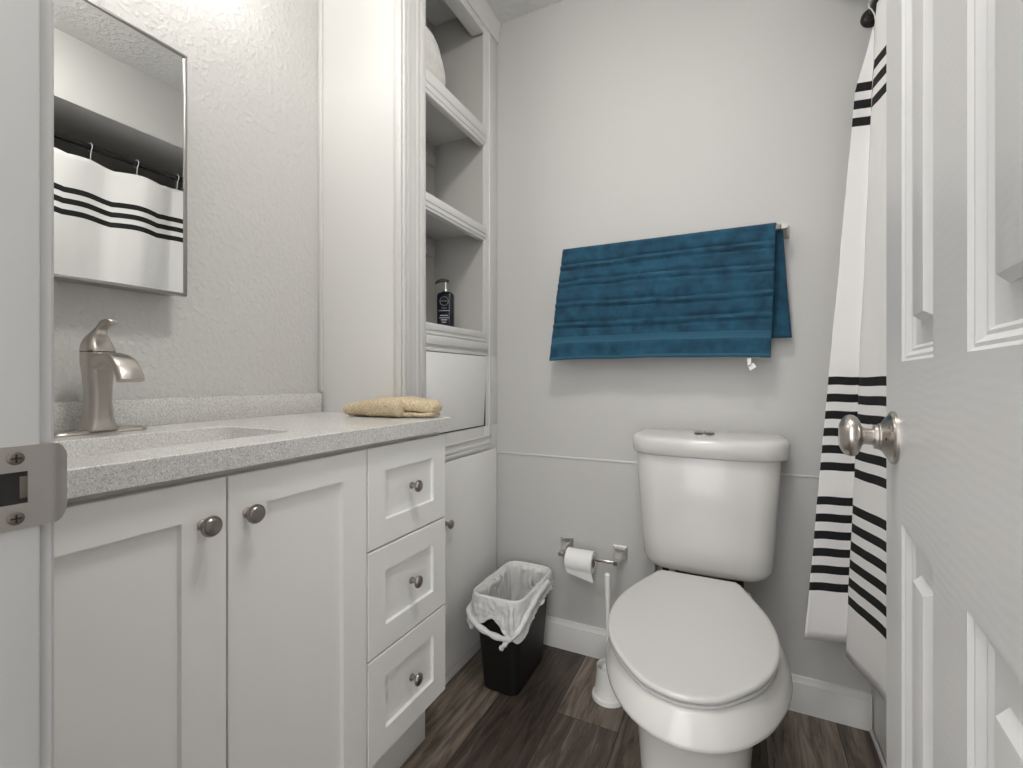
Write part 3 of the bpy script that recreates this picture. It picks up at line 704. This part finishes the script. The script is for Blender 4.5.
# towel: front flap, fold over the bar, back flap
bm = NB()
def towel_pt(u, s):
    """u 0..1 left to right; s = distance along the cloth, 0 at the top of the bar, + front, - back"""
    return None
NU, R0 = 90, .0125
sF, sB = .408, .348
front = [k / 70 * sF for k in range(71)]; back = [-k / 40 * sB for k in range(1, 41)]
ss = sorted(back) + front
grid = []
ridges = [.072, .137, .216, .285]
for i in range(NU + 1):
    u = i / NU; col_ = []
    for s in ss:
        a_ = abs(s)
        fr_on = s > 0
        xl = lerp(-.560, -.606, a_ / sF) if fr_on else lerp(-.560 - .012 * min(1, a_ / .03), -.592, a_ / sB)
        xr = lerp(.106, .092, a_ / sF) if fr_on else lerp(.106 + .018 * min(1, a_ / .03), .150, min(1, a_ / sB * 1.0))
        x = lerp(xl, xr, u)
        arc = R0 * PI / 2
        if a_ < arc:
            th = a_ / R0; z = BZ + .0005 + R0 * math.cos(th); dy = R0 * math.sin(th)
        else:
            z = BZ - (a_ - arc); dy = R0
        wav = noise.noise(Vector((x * 7, z * 2.2, 3 if fr_on else 8))) * .013 + noise.noise(Vector((x * 16, z * 10, 9))) * .006
        hang = min(1, max(0, a_ - .03) / .15)
        bulge = .010 * hang if fr_on else .018 * hang
        y = BY - dy - bulge + wav * hang if fr_on else BY + dy + bulge + wav * hang * .6
        if fr_on:
            for rp in ridges:
                q_ = a_ - rp - .004 * math.sin(u * 5 + rp * 20) - .003 * noise.noise(Vector((u * 9, rp * 50, 2)))
                for off, am, wd in ((-.011, .0045, .0042), (0., -.0045, .0050), (.011, .0045, .0042)):
                    dd_ = (q_ - off) / wd
                    if abs(dd_) < 3: y += am * math.exp(-dd_ * dd_)
            if .330 < a_ < .350: y += .0018
            z += .006 * math.sin(u * 3.0) * a_ / sF + noise.noise(Vector((x * 5, 0, 4))) * .006 * a_ / sF
            if a_ / sF > .97: y -= .001
        z += -.010 * (1 - u) * 0
        y = min(y, YB - .006)
        # corrugated terry surface
        if fr_on: y += .0007 * math.sin(a_ * 900)
        col_.append(bm.verts.new((x, y, z)))
    grid.append(col_)
for a, b in zip(grid, grid[1:]):
    for j in range(len(ss) - 1):
        f_ = bm.faces.new((a[j], a[j + 1], b[j + 1], b[j]))
        sm_ = (ss[j] + ss[j + 1]) / 2
        if .326 < sm_ < .350 or sm_ > .396: f_.material_index = 1
tw = obj('hanging_towel', bm, 'blue', loc=((BX0 + BX1) / 2, BY, BZ), smooth=70)
tw.data.materials.append(M['bluehem'])
sm = tw.modifiers.new('thickness', 'SOLIDIFY'); sm.thickness = .004; sm.offset = 0
tag(tw, 'dark teal blue ribbed bath towel draped over the towel bar', 'towel')
bm = NB(); t_ = bmesh.new()
yy = BY - .020
for a in (((.030, 1.075), (.040, 1.076), (.040, 1.052), (.031, 1.050)), ((.031, 1.052), (.046, 1.062), (.055, 1.050), (.038, 1.038))):
    t_v = [Vector((x, yy, z)) for x, z in a]
    loft(bm, [t_v, [p + Vector((0, .001, 0)) for p in t_v]])
t_.free(); obj('care_tag', bm, 'paper', tw)

# ------------------------------------------------------------------ toilet
TX = -.085
to = thing('toilet', 'white two-piece toilet with closed lid against the back wall', 'toilet', (TX, 1.25, 0))
def egg(yf, yb, hw, z, ym=None, n=56, ef=2.1, eb=2.6, cx=TX, zf=None):
    """closed outline, front tip at yf, back at yb, widest at ym"""
    ym = ym if ym is not None else lerp(yf, yb, .45); pts = []
    for i in range(n):
        th = 2 * PI * i / n; c_, s_ = math.cos(th), math.sin(th)   # s_ <0 front
        e_ = ef if s_ < 0 else eb
        x = hw * (abs(c_) ** (2 / e_)) * (1 if c_ > 0 else -1)
        y = (ym - yf if s_ < 0 else yb - ym) * (abs(s_) ** (2 / e_)) * (1 if s_ > 0 else -1)
        zz_ = z if zf is None else lerp(zf, z, (ym + y - yf) / (yb - yf))
        pts.append(Vector((cx + x, ym + y, zz_)))
    return pts
bm = NB()
def table_ring(tab, cx, z_of_y, n=30, inset=0.):
    # half widths (y, hw) from the front tip to the back edge, resampled by arc length
    P_ = [Vector((w_, y_, 0)) for y_, w_ in tab]; P_ = [Vector((cr4(P_, i, k / 6))) for i in range(len(P_) - 1) for k in range(6)] + [P_[-1]]
    Ls = [0]
    for a_, b_ in zip(P_, P_[1:]): Ls.append(Ls[-1] + (b_ - a_).length)
    half = []
    for i in range(n):
        d = Ls[-1] * i / (n - 1); k = 0
        while k < len(P_) - 2 and Ls[k + 1] < d: k += 1
        half.append(P_[k].lerp(P_[k + 1], min(1, (d - Ls[k]) / max(1e-9, Ls[k + 1] - Ls[k]))))
    y0_, y1_ = tab[0][0], tab[-1][0]; ymid = (y0_ + y1_) / 2; wmax = max(w_ for _, w_ in tab)
    full = [(p.x, p.y) for p in half] + [(-p.x, p.y) for p in half[:0:-1]]
    out = []
    for x_, y_ in full:
        x_ *= 1 - inset / wmax; y_ = ymid + (y_ - ymid) * (1 - inset / ((y1_ - y0_) / 2))
        out.append(Vector((cx + x_, y_, z_of_y(y_))))
    return out
def cr4(P_, i, t):
    p0, p1, p2, p3 = P_[max(i - 1, 0)], P_[i], P_[i + 1], P_[min(i + 2, len(P_) - 1)]
    if i == 0: p0 = Vector((-p2.x, p2.y, 0))
    q_ = .5 * ((2 * p1) + (-p0 + p2) * t + (2 * p0 - 5 * p1 + 4 * p2 - p3) * t * t + (-p0 + 3 * p1 - 3 * p2 + p3) * t ** 3)
    return Vector((max(0, q_.x), q_.y, 0))
LIDT = [(.912, 0), (.925, .056), (.946, .086), (.975, .114), (1.008, .140), (1.053, .164), (1.108, .179), (1.165, .183), (1.218, .177), (1.27, .163), (1.313, .145), (1.36, .123), (1.398, .106), (1.404, .098)]
EDGT = [(.888, 0), (.898, .047), (.914, .078), (.942, .111), (.993, .148), (1.05, .174), (1.10, .190), (1.164, .202), (1.22, .204), (1.28, .200), (1.36, .185), (1.44, .165), (1.50, .150), (1.53, .146)]
PEDT = [(.985, 0), (.992, .050), (1.005, .080), (1.03, .100), (1.07, .110), (1.12, .115), (1.20, .116), (1.28, .114), (1.34, .112), (1.40, .112), (1.46, .112), (1.50, .112), (1.54, .110), (1.555, .105)]
BC = -.092
def mixr(A, B, k): return [a_.lerp(b_, k) for a_, b_ in zip(A, B)]
def atz(R_, z): return [Vector((p.x, p.y, z)) for p in R_]
ped = table_ring(PEDT, BC + .006, lambda y: 0); edg = table_ring(EDGT, BC, lambda y: .349); top_ = table_ring(EDGT, BC - .002, lambda y: .404, inset=.030)
rings = [atz(table_ring(PEDT, BC + .006, lambda y: 0, inset=-.002), 0), atz(table_ring(PEDT, BC + .006, lambda y: 0, inset=-.006), .014), atz(table_ring(PEDT, BC + .006, lambda y: 0, inset=-.001), .032),
         atz(table_ring(PEDT, BC + .006, lambda y: 0, inset=.006), .10), atz(ped, .20), atz(mixr(ped, edg, .12), .275), atz(mixr(ped, edg, .38), .318), atz(mixr(ped, edg, .75), .337),
         atz(mixr(ped, edg, .95), .343), atz(edg, .347), atz(mixr(edg, top_, .03), .354), atz(mixr(edg, top_, .35), .374), atz(mixr(edg, top_, .78), .397), atz(top_, .403), atz(mixr(top_, table_ring(EDGT, BC, lambda y: .404, inset=.05), 1), .404)]
loft(bm, rings); obj('bowl', bm, 'porcelain', to, smooth=60)
def lid_outline(yf, yb, hw, hb, z_f, z_b, n=64, inset=0.):
    return table_ring(LIDT, -.098, lambda y: lerp(z_f, z_b, (y - .912) / .492), n=36, inset=inset + yf)
def slab(bm, yf, yb, hw, hb, zf0, zb0, zf1, zb1, dome=0.):
    def L_(i, k):
        return lid_outline(yf, yb, hw, hb, lerp(zf0, zf1, k), lerp(zb0, zb1, k), inset=i)
    rings = [L_(.010, 0), L_(.002, .06), L_(0, .25), L_(0, .7), L_(.002, .88), L_(.007, .97), L_(.014, 1.0)]
    if dome:
        for ins, d in ((.05, .5), (.10, .85), (.14, 1.0)):
            r_ = L_(ins, 1.0)
            for p in r_: p.z += dome * d
            rings.append(r_)
    loft(bm, rings)
bm = NB(); slab(bm, .004, 0, 0, 0, .4045, .404, .4115, .430); obj('seat', bm, 'lid', to, smooth=50)
bm = NB(); slab(bm, .0, 0, 0, 0, .4145, .436, .427, .464, .003); obj('lid', bm, 'lid', to, smooth=50)
for sx_ in (-.075, .075):
    bm = NB(); box(bm, TX + sx_ - .02, TX + sx_ + .02, 1.375, 1.425, .4035, .440, .006); obj('seat_hinge', bm, 'lid', to)
# tank
def dshape(z, hw, yf, yb, bow, r, n=10):
    pts = [];
    base = rrect(TX, (yf + yb) / 2, hw, (yb - yf) / 2, r, z, n)
    out = []
    for p in base:
        fac = max(0, 1 - ((p.x - TX) / hw) ** 2)
        if p.y < (yf + yb) / 2: p.y -= bow * fac
        out.append(p)
    return out
def subdiv_front(pts): return pts
def dring(z, hw, yf, yb, bow, r):
    # resample with extra points along the front so that it bows smoothly
    pts = []; n = 8
    for qx, qy, a0 in ((1, 1, 0), (-1, 1, 90)):
        for k in range(n + 1):
            a = R(a0 + 90 * k / n); pts.append((TX + qx * (hw - .02) + math.cos(a) * .02, yb - .02 + math.sin(a) * .02))
    for k in range(n + 1):
        a = R(180 + 90 * k / n); pts.append((TX - (hw - r) + math.cos(a) * r, yf + r + math.sin(a) * r))
    for k in range(1, 16):
        pts.append((TX + lerp(-(hw - r), hw - r, k / 16), yf))
    for k in range(n + 1):
        a = R(270 + 90 * k / n); pts.append((TX + (hw - r) + math.cos(a) * r, yf + r + math.sin(a) * r))
    out = []
    for x, y in pts:
        if y < yf + r + .001: y -= bow * max(0, 1 - ((x - TX) / hw) ** 2)
        out.append(Vector((x, y, z)))
    return out
bm = NB()
TB = YB - .020
rings = [dring(.430, .125, 1.510, TB - .02, .006, .03), dring(.435, .153, 1.490, TB - .008, .012, .045), dring(.447, .171, 1.478, TB, .018, .055), dring(.466, .180, 1.470, TB, .020, .06), dring(.53, .185, 1.463, TB, .022, .06),
         dring(.64, .191, 1.455, TB, .024, .06), dring(.785, .199, 1.448, TB, .026, .06), dring(.789, .197, 1.450, TB, .026, .06)]
loft(bm, rings); tk = obj('tank', bm, 'porcelain', to, smooth=50)
bm = NB()
rings = [dring(.786, .205, 1.450, TB + .004, .026, .07), dring(.789, .213, 1.442, TB + .004, .028, .075), dring(.794, .216, 1.439, TB + .004, .030, .08), dring(.826, .2185, 1.436, TB + .004, .030, .08), dring(.837, .216, 1.439, TB + .002, .030, .08), dring(.843, .208, 1.448, TB - .004, .028, .075), dring(.846, .188, 1.468, TB - .02, .024, .06)]
for r_ in rings:
    for p in r_: p.x += .004
loft(bm, rings); tl = obj('tank_lid', bm, 'porcelain', to, smooth=50)
bm = NB(); lathe(bm, [(0, .029), (.004, .029), (.0065, .026), (.0065, .0)], (TX - .002, 1.52, .8455), (0, 0, 1), 32); fbt = obj('flush_button', bm, 'nickel_dark', tl)
bm = NB(); box(bm, TX - .0026, TX - .0014, 1.495, 1.545, .8515, .8525); obj('button_split', bm, 'dark', fbt)
for sx_ in (-.115, .095):
    bm = NB(); lathe(bm, [(0, .010), (.038, .010)], (TX + sx_, 1.530, .400), (0, 0, 1), 16); obj('tank_bolt', bm, 'dark', to)
bm = NB(); box(bm, TX - .085, TX + .085, 1.50, 1.60, .398, .437, .01); obj('tank_gasket', bm, 'dark', to)
for sx_ in (-.105, .105):
    bm = NB(); lathe(bm, [(0, .016), (.010, .015), (.018, .009), (.021, 0)], (TX + sx_ * 1.17, 1.22, .0), (0, 0, 1), 20); obj('bolt_cap', bm, 'plastic', to)
bm = NB(); tube(bm, [(TX - .16, YB - .03, .18), (TX - .16, YB - .05, .20), (TX - .155, 1.60, .30), (TX - .15, 1.585, .442)], .006); obj('supply_hose', bm, 'alu', to)

# ------------------------------------------------------------------ toilet paper holder
HX0, HX1, HY, HZ = -.572, -.372, YB - .072, .385
hp = thing('paper_holder', 'brushed nickel toilet paper holder with square posts on the wall', 'paper holder', ((HX0 + HX1) / 2, YB, HZ))
for x, sgn in ((HX0, 1), (HX1, -1)):
    bm = NB()
    # square flared wall plate tapering into an arm that reaches out and down to the bar
    sec = [(0, .0245, .004), (.004, .0245, .004), (.007, .022, .003), (.030, .011, -.004), (.055, .0075, -.010), (.077, .0075, -.010), (.080, .0065, -.010)]
    loft(bm, [[Vector((x + a, YB - .0005 - d, HZ + .006 + dz + b)) for a, b in ((-s_, -s_), (s_, -s_), (s_, s_), (-s_, s_))] for d, s_, dz in sec])
    obj('post', bm, 'chrome', hp, smooth=20)
bm = NB(); box(bm, HX0, HX1, HY - .0055, HY + .0055, HZ - .0095, HZ + .0015, .001); obj('bar', bm, 'chrome', hp)
rl = thing('toilet_roll', 'white toilet paper roll hanging on the nickel holder', 'toilet paper', (-.497, HY, HZ))
rx0, rx1, rr = -.546, -.450, .038; rz = HZ - .0165
bm = NB(); n_ = 40
prof = [(rx0, .0205), (rx0, rr - .001), (rx0 + .001, rr), (rx1 - .001, rr), (rx1, rr - .001), (rx1, .0205), (rx0, .0205)]
loft(bm, [[Vector((x, HY + math.cos(2 * PI * i / n_) * q_, rz + math.sin(2 * PI * i / n_) * q_)) for i in range(n_)] for x, q_ in prof], cap0=False, cap1=False)
# loose end hanging from the front
g1 = []
for k in range(14):
    t = k / 13; a = R(180 + 40 * min(1, t / .35)) if t < .35 else R(220)
    if t < .35: y, z = HY + math.cos(R(160 + 60 * t / .35)) * (rr + .0008), rz + math.sin(R(160 + 60 * t / .35)) * (rr + .0008)
    else:
        q_ = (t - .35) / .65; y, z = HY + math.cos(R(220)) * (rr + .001) + .004 * q_, rz + math.sin(R(220)) * (rr + .001) - .036 * q_
    row_ = []
    for j in range(9):
        s_ = j / 8; x = lerp(rx0 + .001, rx1 - .001, s_) + (.010 * max(0, (t - .35)) * 1.2)
        zz_ = z if t < .35 else z + (1 - s_) * .020 * (t - .35) / .65
        row_.append(Vector((x, y, zz_)))
    g1.append(row_)
loft(bm, g1, cap0=False, cap1=False, close=False)
obj('paper', bm, 'paper', rl, recalc=True)
bm = NB(); loft(bm, [[Vector((x, HY + math.cos(2 * PI * i / n_) * q_, rz + math.sin(2 * PI * i / n_) * q_)) for i in range(n_)] for x, q_ in ((rx0 + .0005, .0203), (rx0 + .0005, .019), (rx1 - .0005, .019), (rx1 - .0005, .0203))], cap0=False, cap1=False); obj('cardboard_core', bm, 'card', rl)

# ------------------------------------------------------------------ toilet brush in its holder
hx_, hy_ = -.366, 1.470
bh = thing('toilet_brush_holder', 'white plastic toilet brush holder on the floor beside the toilet', 'brush holder', (hx_, hy_, 0))
bm = NB(); lathe(bm, [(0, .053), (.006, .053), (.012, .051), (.0135, .047), (.016, .045), (.045, .042), (.092, .0375), (.096, .0385), (.100, .0375), (.098, .035), (.092, .0345), (.03, .038), (.012, .034), (.012, 0)], (hx_, hy_, 0), (0, 0, 1), 40)
obj('holder_cup', bm, 'plastic', bh)
br = thing('toilet_brush', 'slim white toilet brush handle rising from its round holder', 'toilet brush', (hx_, hy_, .03))
top = Vector((hx_ - .009, hy_ + .02, .380))
bm = NB(); tube(bm, [(hx_, hy_, .06), (hx_ - .002, hy_ + .006, .14), (hx_ - .006, hy_ + .013, .26), top - Vector((0, 0, .01)), top, top + Vector((0, 0, .004))], [.007, .0068, .0072, .0095, .0095, .006], 16); obj('handle', bm, 'plastic', br)
bm = NB(); lathe(bm, [(0, .018), (.02, .026), (.06, .027), (.082, .018), (.085, .0)], (hx_, hy_, .016), (0, 0, 1), 24); obj('brush_head', bm, 'plastic', br)

# ------------------------------------------------------------------ waste bin and liner
bcx, bcy = -.690, 1.450
wb = thing('waste_bin', 'black rectangular plastic waste bin between linen cabinet and toilet', 'waste bin', (bcx, bcy, 0))
bm = NB()
rings = [rrect(bcx, bcy, .058, .112, .024, 0), rrect(bcx, bcy, .062, .118, .026, .004)]
def bin_r(z, e=0): k = z / .315; return rrect(bcx, bcy, lerp(.063, .084, k) + e, lerp(.119, .145, k) + e, lerp(.026, .034, k), z)
rings += [bin_r(z) for z in (.012, .08, .16, .24, .300)] + [bin_r(.302, .004), bin_r(.312, .004), bin_r(.315, .002), bin_r(.315, -.001), bin_r(.30, -.003), bin_r(.16, -.003), bin_r(.012, -.003)]
loft(bm, rings); obj('bin_shell', bm, 'bin', wb, smooth=50)
bm = NB(); NBG = 260
def rim(z, e, n=NBG):
    base = rrect(bcx, bcy, .084 + e, .145 + e, .036 + e, z, 10)
    # resample evenly
    P_ = base + [base[0]]; Ls = [0]
    for a, b in zip(P_, P_[1:]): Ls.append(Ls[-1] + (b - a).length)
    out = []
    for i in range(n):
        d = Ls[-1] * i / n; k = 0
        while Ls[k + 1] < d: k += 1
        t = (d - Ls[k]) / max(1e-9, Ls[k + 1] - Ls[k]); out.append(P_[k].lerp(P_[k + 1], t))
    return out
layers = []
for z, e in ((.03, -.030), (.10, -.026), (.17, -.018), (.23, -.014), (.28, -.010), (.310, -.006), (.320, -.001), (.3225, .003), (.319, .0075), (.305, .010), (.285, .011), (.268, .012), (.250, .013), (.232, .014), (.216, .015)):
    layers.append((z, e))
fine = []
for (za, ea), (zb, eb) in zip(layers, layers[1:]):
    for k in range(3): fine.append((lerp(za, zb, k / 3), lerp(ea, eb, k / 3)))
fine.append(layers[-1])
rings = []
for li3, (z, e) in enumerate(fine):
    li = li3 / 3
    ring = []
    for i, p in enumerate(rim(z, e)):
        th = i / NBG * 2 * PI; d = (Vector((p.x - bcx, p.y - bcy, 0))).normalized()
        w_ = noise.noise(Vector((math.cos(th) * 4, math.sin(th) * 4, z * 18))) * .014 + noise.noise(Vector((math.cos(th) * 11, math.sin(th) * 11, z * 45 + 5))) * .010 + abs(noise.noise(Vector((math.cos(th) * 26, math.sin(th) * 26, z * 70 + 9)))) * .006
        if li <= 5: q_ = p - d * abs(w_) * 1.3
        elif li < 8: q_ = p + d * abs(w_) * .12
        else:
            k = (li - 8) / 6; q_ = p + d * (abs(w_) * (.35 + .55 * k)) + Vector((0, 0, 0))
            # uneven lower hem of the overhang: long at the front-left and front corner, short elsewhere
            ang = math.degrees(math.atan2(p.y - bcy, p.x - bcx))
            fr1 = math.exp(-((ang + 125) / 22) ** 2); fr2 = math.exp(-((ang + 62) / 16) ** 2); arch = math.exp(-((ang + 92) / 13) ** 2)
            q_.z -= (.018 * noise.noise(Vector((math.cos(th) * 3, math.sin(th) * 3, 7))) + .000 * fr1 + .030 * fr2 - .030 * arch - .012) * k * k
            q_.z += .046 * k * max(0, math.cos(R(ang - 40)))
        ring.append(q_)
    rings.append(ring)
loft(bm, rings, cap0=True, cap1=False)
# twisted drawstring loop hanging across the front with its tail
def strap(pts, w):
    pts = [Vector(p) for p in pts]; path_ = []
    for i in range(len(pts) - 1):
        for k in range(6): path_.append(Vector(cr(pts[max(i - 1, 0)], pts[i], pts[i + 1], pts[min(i + 2, len(pts) - 1)], k / 6)))
    path_.append(pts[-1]); tube(bm, path_, [w * (1 + .18 * math.sin(j * 1.3)) for j in range(len(path_))], 8)
strap([(bcx - .098, bcy - .02, .285), (bcx - .104, bcy - .09, .268), (bcx - .098, bcy - .140, .250), (bcx - .055, bcy - .166, .232), (bcx + .005, bcy - .172, .216), (bcx + .058, bcy - .168, .214), (bcx + .088, bcy - .150, .240), (bcx + .100, bcy - .10, .280), (bcx + .103, bcy - .02, .305), (bcx + .104, bcy + .05, .310)], .0095)
strap([(bcx + .066, bcy - .168, .218), (bcx + .050, bcy - .173, .198), (bcx + .036, bcy - .172, .180)], .0075)
strap([(bcx + .070, bcy - .162, .222), (bcx + .066, bcy - .162, .262), (bcx + .062, bcy - .150, .305)], .0095)
strap([(bcx - .100, bcy - .09, .262), (bcx - .096, bcy - .140, .226), (bcx - .070, bcy - .164, .220)], .0085)
tag(obj('bin_liner', bm, 'bag', loc=(bcx, bcy, .2), smooth=180), 'thin white plastic bag lining the black waste bin', 'bin liner')
